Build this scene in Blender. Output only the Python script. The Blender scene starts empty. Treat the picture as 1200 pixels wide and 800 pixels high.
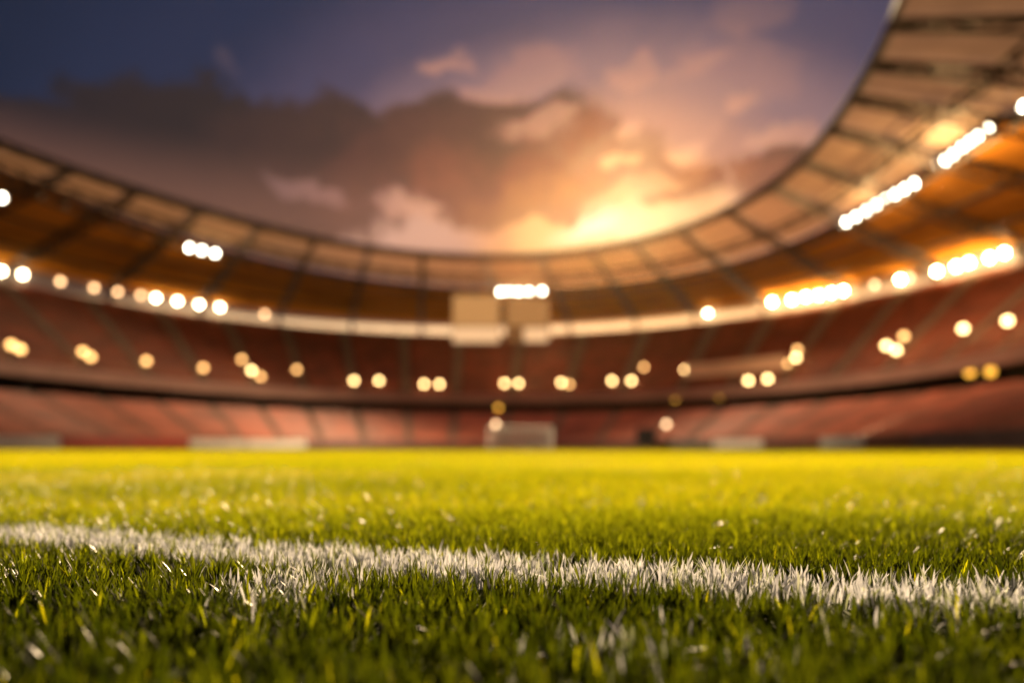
import bpy, bmesh, math, random
import numpy as np
from mathutils import Vector, Matrix
R = math.radians
rng = np.random.default_rng(7)
random.seed(7)
S = bpy.context.scene
COL = S.collection

# ------------------------------------------------------------------ camera
CAM_H = 0.0955
cam_d = bpy.data.cameras.new('camera')
cam = bpy.data.objects.new('camera', cam_d); COL.objects.link(cam)
cam.location = (0, 0, CAM_H); cam.rotation_euler = (R(90), 0, 0)
cam_d.lens = 24.0; cam_d.sensor_width = 36.0; cam_d.sensor_fit = 'HORIZONTAL'
cam_d.shift_y = 0.1035
cam_d.clip_start = 0.01; cam_d.clip_end = 3000
cam_d.dof.use_dof = True
cam_d.dof.focus_distance = 0.445
cam_d.dof.aperture_fstop = 2.62
S.camera = cam

# ------------------------------------------------------------------ colour management, sampling
S.render.engine = 'CYCLES'
S.view_settings.view_transform = 'Standard'; S.view_settings.look = 'None'
EXPO = 1.6; EK = 2.0**-EXPO
S.view_settings.exposure = EXPO; S.view_settings.gamma = 1.0
S.view_settings.use_curve_mapping = False
cy = S.cycles
cy.use_denoising = True
try: cy.denoiser = 'OPENIMAGEDENOISE'
except Exception: pass
cy.use_adaptive_sampling = False
cy.max_bounces = 8; cy.diffuse_bounces = 3; cy.glossy_bounces = 3
cy.transmission_bounces = 6; cy.transparent_max_bounces = 12
cy.sample_clamp_indirect = 6.0
cy.caustics_reflective = False; cy.caustics_refractive = False

def lin(h, k=1.0):
    h = h.lstrip('#'); o = []
    for i in (0, 2, 4):
        c = int(h[i:i+2], 16) / 255
        o.append((c/12.92 if c <= 0.04045 else ((c+0.055)/1.055)**2.4) * k)
    return (*o, 1.0)

# ------------------------------------------------------------------ sun and dusk sky
SUN_AZ, SUN_EL = 8.0, 19.5
sd = bpy.data.lights.new('sun', 'SUN'); sun = bpy.data.objects.new('sun', sd); COL.objects.link(sun)
sd.energy = 5.0; sd.angle = R(0.5); sd.color = (1.0, 0.71, 0.40)
sv = Vector((math.sin(R(SUN_AZ))*math.cos(R(SUN_EL)), math.cos(R(SUN_AZ))*math.cos(R(SUN_EL)), math.sin(R(SUN_EL))))
sun.rotation_euler = sv.to_track_quat('Z', 'Y').to_euler()

W = bpy.data.worlds.new('World'); S.world = W; W.use_nodes = True
nt = W.node_tree; nt.nodes.clear()
class NB:
    """small helper that chains math nodes"""
    def __init__(s, nt): s.nt = nt
    def n(s, t, **kw):
        o = s.nt.nodes.new(t)
        for k, v in kw.items(): setattr(o, k, v)
        return o
    def put(s, sock, v):
        if isinstance(v, bpy.types.NodeSocket): s.nt.links.new(v, sock)
        else: sock.default_value = v
    def m(s, op, a, b=0.0, c=0.0):
        o = s.n('ShaderNodeMath', operation=op)
        s.put(o.inputs[0], a); s.put(o.inputs[1], b); s.put(o.inputs[2], c)
        return o.outputs[0]
    def smooth(s, x, lo, hi):
        o = s.n('ShaderNodeMapRange', interpolation_type='SMOOTHSTEP')
        s.put(o.inputs['Value'], x); o.inputs['From Min'].default_value = lo; o.inputs['From Max'].default_value = hi
        return o.outputs['Result']
    def ramp(s, x, stops, scale, interp='EASE'):
        x = s.m('DIVIDE', x, scale)
        o = s.n('ShaderNodeValToRGB'); cr = o.color_ramp; cr.interpolation = interp
        while len(cr.elements) < len(stops): cr.elements.new(0.5)
        for e, (p, c) in zip(cr.elements, sorted(stops, key=lambda q: q[0])):
            e.position = p/scale; e.color = c
        s.put(o.inputs[0], x)
        return o.outputs['Color']
    def mix(s, f, a, b, blend='MIX'):
        o = s.n('ShaderNodeMix', data_type='RGBA', blend_type=blend)
        s.put(o.inputs[0], f); s.put(o.inputs[6], a); s.put(o.inputs[7], b)
        return o.outputs[2]
    def noise(s, vec, scale, detail=4, rough=0.55, col=False):
        o = s.n('ShaderNodeTexNoise')
        if vec is not None: s.nt.links.new(vec, o.inputs['Vector'])
        o.inputs['Scale'].default_value = scale; o.inputs['Detail'].default_value = detail; o.inputs['Roughness'].default_value = rough
        return o.outputs['Color' if col else 'Fac']
b = NB(nt)
tc = b.n('ShaderNodeTexCoord').outputs['Generated']
sx = b.n('ShaderNodeSeparateXYZ'); nt.links.new(tc, sx.inputs[0])
AZ = b.m('MULTIPLY', b.m('ARCTAN2', sx.outputs[0], sx.outputs[1]), 57.2958)
EL = b.m('MULTIPLY', b.m('ARCSINE', sx.outputs[2]), 57.2958)
nzA = b.m('SUBTRACT', b.noise(tc, 7.0, 5, 0.6), 0.5)
nzB = b.m('SUBTRACT', b.noise(tc, 19.0, 4, 0.6), 0.5)
wob = b.m('ADD', nzA, b.m('MULTIPLY', nzB, 0.5))
mpw = b.n('ShaderNodeMapping'); mpw.inputs['Location'].default_value = (3.1, 1.7, 5.3); nt.links.new(tc, mpw.inputs['Vector'])
warpv = b.n('ShaderNodeSeparateColor'); nt.links.new(b.noise(mpw.outputs[0], 9.0, 4, 0.62, True), warpv.inputs[0])
AZw = b.m('ADD', AZ, b.m('MULTIPLY', b.m('SUBTRACT', warpv.outputs[0], 0.5), 11.0))
ELw = b.m('ADD', EL, b.m('MULTIPLY', b.m('SUBTRACT', warpv.outputs[1], 0.5), 5.0))
def dist(a0, e0, ka, ke, rot=0.0, warp=False):
    da = b.m('SUBTRACT', AZw if warp else AZ, a0); de = b.m('SUBTRACT', ELw if warp else EL, e0)
    if rot:
        c, s_ = math.cos(R(rot)), math.sin(R(rot))
        da, de = b.m('ADD', b.m('MULTIPLY', da, c), b.m('MULTIPLY', de, s_)), b.m('SUBTRACT', b.m('MULTIPLY', de, c), b.m('MULTIPLY', da, s_))
    da = b.m('MULTIPLY', da, ka); de = b.m('MULTIPLY', de, ke)
    return b.m('SQRT', b.m('ADD', b.m('MULTIPLY', da, da), b.m('MULTIPLY', de, de)))
D0 = dist(7.0, 17.6, 0.75, 1.3)
K = 10.0*EK   # the Background runs at strength 0.1
clear = b.ramp(b.m('ADD', D0, b.m('MULTIPLY', nzA, 5.0)), [(0, lin('#ffe0a0', K*1.1)), (3, lin('#ffc47c', K)), (6, lin('#e89c64', K)), (9.5, lin('#ba8270', K)),
        (14, lin('#8a6a70', K)), (20, lin('#47405a', K)), (27, lin('#232a46', K)), (40, lin('#121b30', K)), (62, lin('#3a3a48', K)), (110, lin('#806a68', K))], 135.0)
# pale band low over the roof left of the sun
low = b.m('SUBTRACT', 1.0, b.m('MINIMUM', dist(-9.5, 17.2, 1/11.0, 1/3.6), 1.0))
clear = b.mix(b.m('MULTIPLY', b.smooth(low, 0.0, 0.8), 0.85), clear, lin('#dca48a', K))
# dark cloud bank drifting across from the left
bank = None
for (a, e, ra, re) in [(-33.5, 19.4, 13, 3.7), (-25.5, 21.7, 7.8, 3.7), (-15.2, 21.9, 9.0, 4.0), (-4.5, 22.8, 9.0, 3.9),
                       (4.0, 22.6, 7.4, 4.0), (-22, 18.6, 10, 2.6), (-2.0, 20.6, 7.0, 2.5), (1.5, 20.2, 8.0, 2.4), (13.5, 20.3, 4.6, 1.5), (24.0, 20.6, 6.0, 2.0)]:
    q = b.m('SUBTRACT', 1.0, dist(a, e, 1/(ra*1.15), 1/(re*1.15), 0.0, True))
    bank = q if bank is None else b.m('MAXIMUM', bank, q)
bank = b.m('ADD', bank, b.m('MULTIPLY', wob, 0.85))
bankm = b.smooth(bank, -0.06, 0.16)
ccol = b.ramp(b.m('ADD', dist(7.0, 17.0, 0.8, 1.5), b.m('MULTIPLY', wob, 15.0)), [(0, lin('#f0a860', K)), (4, lin('#d88848', K)), (7, lin('#b86c42', K)), (10, lin('#8e4e3a', K)),
        (15, lin('#5c3630', K)), (21, lin('#402a29', K)), (29, lin('#2d2124', K)), (40, lin('#1e1a24', K))], 50.0)
ccol = b.mix(b.m('MULTIPLY', b.smooth(b.m('MULTIPLY', EL, -1.0), -23.0, -17.5), 0.55), ccol, lin('#8a5c4c', K))
sky = b.mix(bankm, clear, ccol)
# lit puffs and the burning rim of the bank near the sun
puffc = b.ramp(D0, [(0, lin('#fff3c4', K*1.35)), (3.5, lin('#ffe0a0', K*1.15)), (7, lin('#ffc488', K)), (10, lin('#e0a080', K)), (16, lin('#b07c70', K)), (24, lin('#70565a', K)), (34, lin('#4c4450', K))], 40.0)
for (a, e, ra, re, rot, st) in [(7.0, 17.7, 4.4, 1.0, 18, 0.66), (3.0, 16.6, 4.0, 1.0, 10, 0.35), (9.6, 24.8, 1.5, 1.2, 0, 0.95), (8.7, 22.1, 1.5, 1.0, 0, 0.7), (14.2, 22.4, 2.8, 1.1, 0, 0.75), (-6.3, 29.2, 2.6, 1.05, 8, 0.8),
        (19.1, 25.4, 1.6, 1.0, 0, 0.85), (15.4, 28.1, 3.0, 0.9, 4, 0.6), (9.8, 28.2, 3.4, 1.4, 5, 0.6), (22.2, 22.9, 3.0, 1.1, 6, 0.7), (1.2, 29.0, 5.0, 2.0, 5, 0.4), (-3.2, 27.4, 2.4, 0.8, 0, 0.6),
        (-22.6, 27.3, 1.2, 0.8, 0, 0.2), (19.0, 17.0, 12.0, 3.2, 0, 0.6), (14.0, 25.5, 11.0, 5.0, 8, 0.32), (-9.0, 19.0, 5.6, 1.1, -8, 0.75), (-15.6, 19.6, 4.6, 0.9, -12, 0.45), (3.0, 25.4, 4.4, 1.2, 8, 0.45), (15.5, 18.8, 7.0, 1.3, 14, 0.5), (20.0, 31.0, 6.5, 1.4, 4, 0.3), (11.0, 20.0, 6, 1.2, 10, 0.35)]:
    q = b.m('ADD', b.m('SUBTRACT', 1.0, dist(a, e, 1/ra, 1/re, rot, True)), b.m('MULTIPLY', wob, 2.0))
    sky = b.mix(b.m('MULTIPLY', b.smooth(q, 0.0, 0.6), min(1.0, st*1.2)), sky, puffc)
ns = b.n('ShaderNodeTexSky', sky_type='NISHITA', sun_disc=False)
ns.sun_elevation = R(SUN_EL); ns.sun_rotation = R(SUN_AZ); ns.air_density = 2.0; ns.dust_density = 4.0
final = b.mix(0.006, sky, ns.outputs[0])
hz_ = b.m('SUBTRACT', 1.0, dist(19.0, 9.5, 1/22.0, 1/5.5))
final = b.mix(b.m('MULTIPLY', b.smooth(hz_, 0.0, 0.7), 0.8), final, lin('#ffb765', K*1.5))   # brighter skyline to the right of the sun
bg = b.n('ShaderNodeBackground'); nt.links.new(final, bg.inputs[0]); bg.inputs[1].default_value = 0.1
ow = b.n('ShaderNodeOutputWorld'); nt.links.new(bg.outputs[0], ow.inputs[0])

# ------------------------------------------------------------------ materials
MATS = {}
def mat(name, color, rough=0.6, var=0.12, scale=3.0, metal=0.0, spec=0.5, coord='Object'):
    m = bpy.data.materials.new(name); m.use_nodes = True; t = m.node_tree; k = NB(t)
    p = t.nodes['Principled BSDF']
    co = k.n('ShaderNodeTexCoord').outputs[coord]
    nz = k.noise(co, scale, 5, 0.6)
    c0 = tuple(x*(1-var) for x in color[:3]) + (1,); c1 = tuple(min(1, x*(1+var)) for x in color[:3]) + (1,)
    t.links.new(k.mix(k.smooth(nz, 0.3, 0.7), c0, c1), p.inputs['Base Color'])
    t.links.new(k.m('ADD', k.m('MULTIPLY', nz, 0.2), rough-0.1), p.inputs['Roughness'])
    p.inputs['Metallic'].default_value = metal
    p.inputs['Specular IOR Level'].default_value = spec
    MATS[name] = m
    return m
def emit(name, color, strength):
    m = bpy.data.materials.new(name); m.use_nodes = True; t = m.node_tree
    t.nodes.clear(); e = t.nodes.new('ShaderNodeEmission'); o = t.nodes.new('ShaderNodeOutputMaterial')
    e.inputs[0].default_value = (*color[:3], 1); e.inputs[1].default_value = strength*EK
    t.links.new(e.outputs[0], o.inputs[0]); return m
def sheet_mat(name, color, clear, transl, var=0.15, scale=0.6):
    """frosted sheet: part lets the view through, part scatters light"""
    m = bpy.data.materials.new(name); m.use_nodes = True; t = m.node_tree; t.nodes.clear(); k = NB(t)
    co = k.n('ShaderNodeTexCoord').outputs['Object']
    nz = k.noise(co, scale, 4, 0.6)
    c0 = tuple(x*(1-var) for x in color[:3])+(1,); c1 = tuple(min(1, x*(1+var)) for x in color[:3])+(1,)
    col = k.mix(nz, c0, c1)
    d = k.n('ShaderNodeBsdfDiffuse'); tr = k.n('ShaderNodeBsdfTranslucent'); tp = k.n('ShaderNodeBsdfTransparent')
    t.links.new(col, d.inputs[0]); t.links.new(col, tr.inputs[0]); t.links.new(col, tp.inputs[0])
    a = k.n('ShaderNodeMixShader'); a.inputs[0].default_value = transl; t.links.new(d.outputs[0], a.inputs[1]); t.links.new(tr.outputs[0], a.inputs[2])
    c = k.n('ShaderNodeMixShader'); c.inputs[0].default_value = clear; t.links.new(a.outputs[0], c.inputs[1]); t.links.new(tp.outputs[0], c.inputs[2])
    o = k.n('ShaderNodeOutputMaterial'); t.links.new(c.outputs[0], o.inputs[0]); return m
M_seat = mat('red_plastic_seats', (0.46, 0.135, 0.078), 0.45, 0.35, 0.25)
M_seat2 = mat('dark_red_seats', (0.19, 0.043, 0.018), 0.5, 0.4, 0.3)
M_conc = mat('stand_concrete', (0.24, 0.17, 0.13), 0.8, 0.2, 0.8)
M_conc2 = mat('pale_concrete', (0.40, 0.33, 0.27), 0.8, 0.15, 0.8)
M_fasc = mat('fascia_panel', (0.42, 0.24, 0.19), 0.6, 0.15, 0.15)
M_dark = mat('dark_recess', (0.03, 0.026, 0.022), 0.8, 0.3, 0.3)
M_steel = mat('dark_steel', (0.045, 0.036, 0.03), 0.5, 0.2, 1.0, 0.3)
M_ceil = None
M_white = mat('white_paint', (0.78, 0.76, 0.72), 0.45, 0.05, 2.0)
M_board_white = mat('white_board', (0.78, 0.72, 0.64), 0.5, 0.06, 0.6)
M_board_red = mat('red_board', (0.50, 0.05, 0.03), 0.5, 0.1, 0.6)
M_board_dark = mat('maroon_board', (0.14, 0.03, 0.025), 0.5, 0.15, 0.6)
M_board_grey = mat('pale_grey_board', (0.50, 0.52, 0.50), 0.5, 0.08, 0.6)
M_banner = mat('pale_banner', (0.78, 0.52, 0.38), 0.8, 0.1, 0.5)
M_black = mat('black_metal', (0.02, 0.02, 0.02), 0.4, 0.2, 2.0)
M_panel = sheet_mat('frosted_roof_sheet', (0.78, 0.62, 0.48), 0.70, 0.36)
M_ceil = sheet_mat('roof_lining', (0.44, 0.18, 0.024), 0.0, 0.04, 0.85, 0.09)
M_glaze = sheet_mat('frosted_glazing', (0.88, 0.82, 0.76), 0.70, 0.7)
E_flood = emit('floodlight_lens', (1.0, 0.86, 0.62), 42.0)
E_strip = emit('gallery_lamp_white', (1.0, 0.74, 0.42), 50.0)
E_stripdim = emit('gallery_lamp_amber', (1.0, 0.55, 0.25), 9.0)
E_aisle = emit('aisle_lamp_warm', (1.0, 0.60, 0.23), 15.0)
E_aisledim = emit('aisle_lamp_amber', (1.0, 0.50, 0.16), 7.0)
E_low = emit('lower_lamp_pale', (1.0, 0.60, 0.30), 6.0)
E_dim = emit('concourse_lamp', (1.0, 0.45, 0.05), 3.0)

# ------------------------------------------------------------------ mesh helpers
def tag(o, label=None, cat=None, group=None, kind=None):
    if label: o['label'] = label
    if cat: o['category'] = cat
    if group: o['group'] = group
    if kind: o['kind'] = kind
    return o
def link(name, me, m=None, parent=None, loc=None):
    if m is not None and not me.materials: me.materials.append(m)
    o = bpy.data.objects.new(name, me); COL.objects.link(o)
    if parent is not None: o.parent = parent
    if loc is not None: o.location = loc
    return o
def empty(name, loc=(0, 0, 0), rz=0.0, parent=None):
    o = bpy.data.objects.new(name, None); COL.objects.link(o); o.location = loc; o.rotation_euler = (0, 0, rz)
    o.empty_display_size = 0.3
    if parent is not None: o.parent = parent
    return o
class MB:
    def __init__(s): s.v = []; s.f = []
    def add(s, vs, fs):
        n = len(s.v); s.v += [tuple(p) for p in vs]; s.f += [tuple(i+n for i in f) for f in fs]
    def box(s, c, size, rot=None):
        hx, hy, hz = (q/2 for q in size)
        vs = [Vector((x, y, z)) for x in (-hx, hx) for y in (-hy, hy) for z in (-hz, hz)]
        if rot is not None: vs = [rot @ v for v in vs]
        c = Vector(c)
        s.add([v+c for v in vs], [(0, 1, 3, 2), (4, 6, 7, 5), (0, 4, 5, 1), (2, 3, 7, 6), (0, 2, 6, 4), (1, 5, 7, 3)])
    def tube(s, p, q, r, n=8, r2=None):
        p, q = Vector(p), Vector(q); d = (q-p)
        if d.length < 1e-6: return
        t = d.to_track_quat('Z', 'Y').to_matrix(); r2 = r if r2 is None else r2
        vs = []
        for e, rr in ((p, r), (q, r2)):
            for i in range(n):
                a = 2*math.pi*i/n; vs.append(e + t @ Vector((math.cos(a)*rr, math.sin(a)*rr, 0)))
        fs = [(i, (i+1) % n, n+(i+1) % n, n+i) for i in range(n)] + [tuple(range(n-1, -1, -1)), tuple(range(n, 2*n))]
        s.add(vs, fs)
    def ball(s, c, r, n=12, sq=1.0):
        c = Vector(c); vs = [c+Vector((0, 0, r*sq))]; fs = []; m = n//2
        for j in range(1, m):
            th = math.pi*j/m
            for i in range(n):
                a = 2*math.pi*i/n; vs.append(c+Vector((r*math.sin(th)*math.cos(a), r*math.sin(th)*math.sin(a), r*sq*math.cos(th))))
        vs.append(c-Vector((0, 0, r*sq)))
        for i in range(n): fs.append((0, 1+i, 1+(i+1) % n))
        for j in range(m-2):
            for i in range(n):
                a0 = 1+j*n+i; a1 = 1+j*n+(i+1) % n; fs.append((a0, a0+n, a1+n, a1))
        L = len(vs)-1
        for i in range(n): fs.append((L, 1+(m-2)*n+(i+1) % n, 1+(m-2)*n+i))
        s.add(vs, fs)
    def build(s, name, m=None, parent=None, loc=None, smooth=False):
        me = bpy.data.meshes.new(name); me.from_pydata(s.v, [], s.f); me.update()
        if smooth: me.polygons.foreach_set('use_smooth', [True]*len(me.polygons))
        return link(name, me, m, parent, loc)

# ------------------------------------------------------------------ the bowl in plan
CX, CY = -6.0, 48.0
PH = np.arange(-110, 121, 10)
T_inner = [43.9, 43.9, 44.0, 43.9, 43.8, 43.5, 43.8, 45.0, 46.8, 49.0, 50.9, 52.2, 52.5, 51.7, 49.7, 46.8, 43.2, 39.6, 36.2, 33.6, 31.9, 30.8, 30.3, 30.2]
T_border = [49.4, 49.2, 49.1, 49.1, 49.5, 51.0, 53.8, 57.4, 61.4, 65.3, 68.6, 70.9, 71.9, 71.2, 68.8, 64.9, 59.9, 54.7, 50.4, 48.5, 48.2, 48.2, 48.3, 48.4]
T_fascia = [48.8, 48.7, 48.6, 48.6, 48.8, 49.6, 51.8, 54.6, 57.7, 60.5, 62.9, 64.4, 65.0, 64.6, 63.2, 61.1, 58.3, 55.2, 52.3, 50.0, 49.1, 49.0, 49.2, 49.4]
T_back = [81.0, 80.7, 80.4, 80.2, 80.1, 80.6, 82.7, 86.0, 89.2, 91.9, 93.7, 94.4, 93.8, 92.2, 89.6, 86.4, 83.2, 80.5, 79.4, 79.2, 79.3, 79.5, 79.7, 79.8]
def cubic(tab, p):
    i = int(max(1, min(len(tab)-3, math.floor((p+110)/10)))); t = (p+110)/10-i
    p0, p1, p2, p3 = tab[i-1], tab[i], tab[i+1], tab[i+2]
    return 0.5*((2*p1)+(p2-p0)*t+(2*p0-5*p1+4*p2-p3)*t*t+(3*p1-p0-3*p2+p3)*t**3)
R_in = lambda p: cubic(T_inner, p)
R_bd = lambda p: cubic(T_border, p)
R_fa = lambda p: cubic(T_fascia, p)
R_bk = lambda p: cubic(T_back, p)
R_ba = lambda p: R_fa(p)-14.0
Z_IN, Z_BD, Z_TOP, Z_BK = 28.2, 27.8, 26.2, 23.5
Z_LOW, Z_FB, Z_FT = 5.7, 7.4, 8.75
def pt(p, r, z): return Vector((CX+r*math.sin(R(p)), CY+r*math.cos(R(p)), z))
def sweep(mb, p0, p1, prof, step=1.5, close=False, caps=True):
    """prof: function(phi) -> list of (r, z); a ribbon swept round the bowl"""
    n = max(1, int(math.ceil((p1-p0)/step)))
    rows = []
    for i in range(n+1):
        p = p0+(p1-p0)*i/n
        rows.append([pt(p, r, z) for r, z in prof(p)])
    m = len(rows[0]); vs = [v for row in rows for v in row]; fs = []
    mm = m if close else m-1
    for i in range(n):
        for j in range(mm):
            a0, a1 = i*m+j, i*m+(j+1) % m
            fs.append((a0, a1, a1+m, a0+m))
    if close and caps:
        fs.append(tuple(range(m-1, -1, -1))); fs.append(tuple(n*m+j for j in range(m)))
    mb.add(vs, fs)
RIBS = [-106, -97, -88, -79, -70.5, -61.8, -53, -43.5, -34, -25, -16.4, -7.8, 2, 11, 19.3, 26.5, 34.7, 44, 53.6, 61.5, 70.8, 79, 87, 95.5, 104, 113]
P0, P1 = RIBS[0], RIBS[-1]

# ------------------------------------------------------------------ ground
gm = MB(); gm.add([(-1200, -1200, -0.03), (1200, -1200, -0.03), (1200, 1200, -0.03), (-1200, 1200, -0.03)], [(0, 1, 2, 3)])
go = gm.build('ground', mat('outer_ground', (0.09, 0.085, 0.07), 0.9, 0.2, 0.05)); tag(go, 'flat open ground around the stadium', 'ground', kind='structure')

M_soil = bpy.data.materials.new('turf_base'); M_soil.use_nodes = True
t = M_soil.node_tree; k = NB(t); p = t.nodes['Principled BSDF']
co = k.n('ShaderNodeTexCoord').outputs['Object']
n1 = k.noise(co, 60.0, 5, 0.7); n2 = k.noise(co, 1.4, 3, 0.5)
c = k.mix(k.smooth(n1, 0.3, 0.7), (0.012, 0.020, 0.004, 1), (0.030, 0.046, 0.008, 1))
c = k.mix(k.m('MULTIPLY', n2, 0.5), c, (0.04, 0.05, 0.009, 1))
t.links.new(c, p.inputs['Base Color']); p.inputs['Roughness'].default_value = 0.9; p.inputs['Specular IOR Level'].default_value = 0.1
pm = MB()
xs_ = np.linspace(-70, 60, 14); ys_ = np.linspace(-25, 97, 13)
pm.add([(x, y, 0.0) for y in ys_ for x in xs_], [(j*14+i, j*14+i+1, (j+1)*14+i+1, (j+1)*14+i) for j in range(12) for i in range(13)])
po = pm.build('pitch', M_soil); tag(po, 'mown green turf of the football pitch', 'pitch', kind='structure')

# ------------------------------------------------------------------ the stand
stand = empty('grandstand', (CX, CY, 0))
tag(stand, 'two tier red seated stand curving round the pitch under a ribbed canopy', 'stadium stand')
def spart(mbld, name, m, parent=None):
    o = mbld.build(name, m, parent or stand)
    if parent is None: o.location = (-CX, -CY, 0)
    return o
def tier_prof(ra, za, rb, zb, rows):
    def f(p):
        a, bb = ra(p), rb(p); out = []
        dr = (bb-a)/rows; dz = (zb-za)/rows
        for i in range(rows):
            r0 = a+dr*i; z0 = za+dz*i
            out += [(r0, z0), (r0+dr*0.55, z0), (r0+dr*0.60, z0+0.42), (r0+dr*0.72, z0+0.42), (r0+dr*0.8, z0+dz*0.5)]
        out += [(bb, zb)]
        return out
    return f
def aisle_prof(ra, za, rb, zb, rows):
    def f(p):
        a, bb = ra(p), rb(p); out = []
        dr = (bb-a)/rows; dz = (zb-za)/rows
        for i in range(rows): out += [(a+dr*i, za+dz*i+0.05), (a+dr*(i+1), za+dz*i+0.05)]
        out += [(bb, zb+0.05)]
        return out
    return f
lowA, lowB = (lambda p: R_ba(p)), (lambda p: R_fa(p)-0.2)
upA, upB = (lambda p: R_fa(p)+0.9), (lambda p: R_bk(p)-0.3)
AISLES = [-98, -89, -80, -71.5, -62.7, -53.9, -46, -38.5, -31.3, -24.5, -17.4, -10, -3, 5, 12.8, 20.7, 29.1, 36, 43.4, 50.5, 57.5, 65.5, 72, 80, 88, 96, 105]
edges = [P0]+AISLES+[P1]
for i in range(len(edges)-1):
    a0, a1 = edges[i]+0.55, edges[i+1]-0.55
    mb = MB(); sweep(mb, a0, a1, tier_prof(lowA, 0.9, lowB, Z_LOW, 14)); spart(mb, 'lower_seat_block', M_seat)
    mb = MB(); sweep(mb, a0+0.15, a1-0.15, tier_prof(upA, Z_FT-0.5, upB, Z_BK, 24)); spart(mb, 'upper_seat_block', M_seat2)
for a in AISLES:
    mb = MB(); sweep(mb, a-0.55, a+0.55, aisle_prof(lowA, 0.9, lowB, Z_LOW, 28), 0.6); spart(mb, 'lower_aisle', M_conc)
    mb = MB(); sweep(mb, a-0.40, a+0.40, aisle_prof(upA, Z_FT-0.5, upB, Z_BK, 48), 0.6); spart(mb, 'upper_aisle', M_conc)
mb = MB(); sweep(mb, P0, P1, lambda p: [(R_ba(p)-0.25, 0.0), (R_ba(p)-0.25, 1.15), (R_ba(p)-0.05, 1.15), (R_ba(p)-0.05, 0.0)], 1.5, True); spart(mb, 'pitch_wall', M_conc)
mb = MB(); sweep(mb, P0, P1, lambda p: [(R_fa(p)-0.1, Z_FB), (R_fa(p)-0.3, Z_FT), (R_fa(p)+0.0, Z_FT+0.05), (R_fa(p)+0.2, Z_FB)], 1.5, True); spart(mb, 'balcony_fascia', M_fasc)
mb = MB(); sweep(mb, P0, P1, lambda p: [(R_fa(p)+0.2, Z_FB+0.05), (R_fa(p)+0.2, Z_FT-0.55), (R_fa(p)+0.9, Z_FT-0.55), (R_fa(p)+0.9, Z_FB+0.05)], 1.5, True); spart(mb, 'balcony_walkway', M_conc)
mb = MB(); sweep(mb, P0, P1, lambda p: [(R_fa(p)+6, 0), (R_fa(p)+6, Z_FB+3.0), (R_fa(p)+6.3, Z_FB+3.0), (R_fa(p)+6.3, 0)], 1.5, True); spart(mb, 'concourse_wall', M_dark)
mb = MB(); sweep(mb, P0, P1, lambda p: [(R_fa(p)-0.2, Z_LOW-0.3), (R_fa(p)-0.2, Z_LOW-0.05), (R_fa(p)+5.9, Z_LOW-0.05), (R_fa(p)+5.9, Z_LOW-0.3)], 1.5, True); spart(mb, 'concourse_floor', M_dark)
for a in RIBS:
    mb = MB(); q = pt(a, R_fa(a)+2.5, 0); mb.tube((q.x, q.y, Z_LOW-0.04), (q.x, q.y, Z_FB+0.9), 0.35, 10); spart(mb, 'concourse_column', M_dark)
mb = MB(); sweep(mb, P0, P1, lambda p: [(R_bk(p), 0), (R_bk(p), Z_BK), (R_bk(p)+0.4, Z_BK), (R_bk(p)+0.4, 0)], 1.5, True); spart(mb, 'outer_wall', M_conc)
for i in range(len(RIBS)-1):
    a0, a1 = RIBS[i]+0.22, RIBS[i+1]-0.22
    mb = MB(); sweep(mb, a0, a1, lambda p: [(R_bk(p)+0.10, Z_BK+0.05), (R_bk(p)+0.10, Z_TOP-0.05), (R_bk(p)+0.16, Z_TOP-0.05), (R_bk(p)+0.16, Z_BK+0.05)], 1.5, True); spart(mb, 'gallery_window', M_glaze)
for a in RIBS:
    mb = MB(); mb.box(pt(a, R_bk(a)+0.1, (Z_BK+Z_TOP)/2+0.02), (0.45, 0.5, Z_TOP-Z_BK), Matrix.Rotation(-R(a), 3, 'Z')); spart(mb, 'gallery_post', M_steel)
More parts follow.
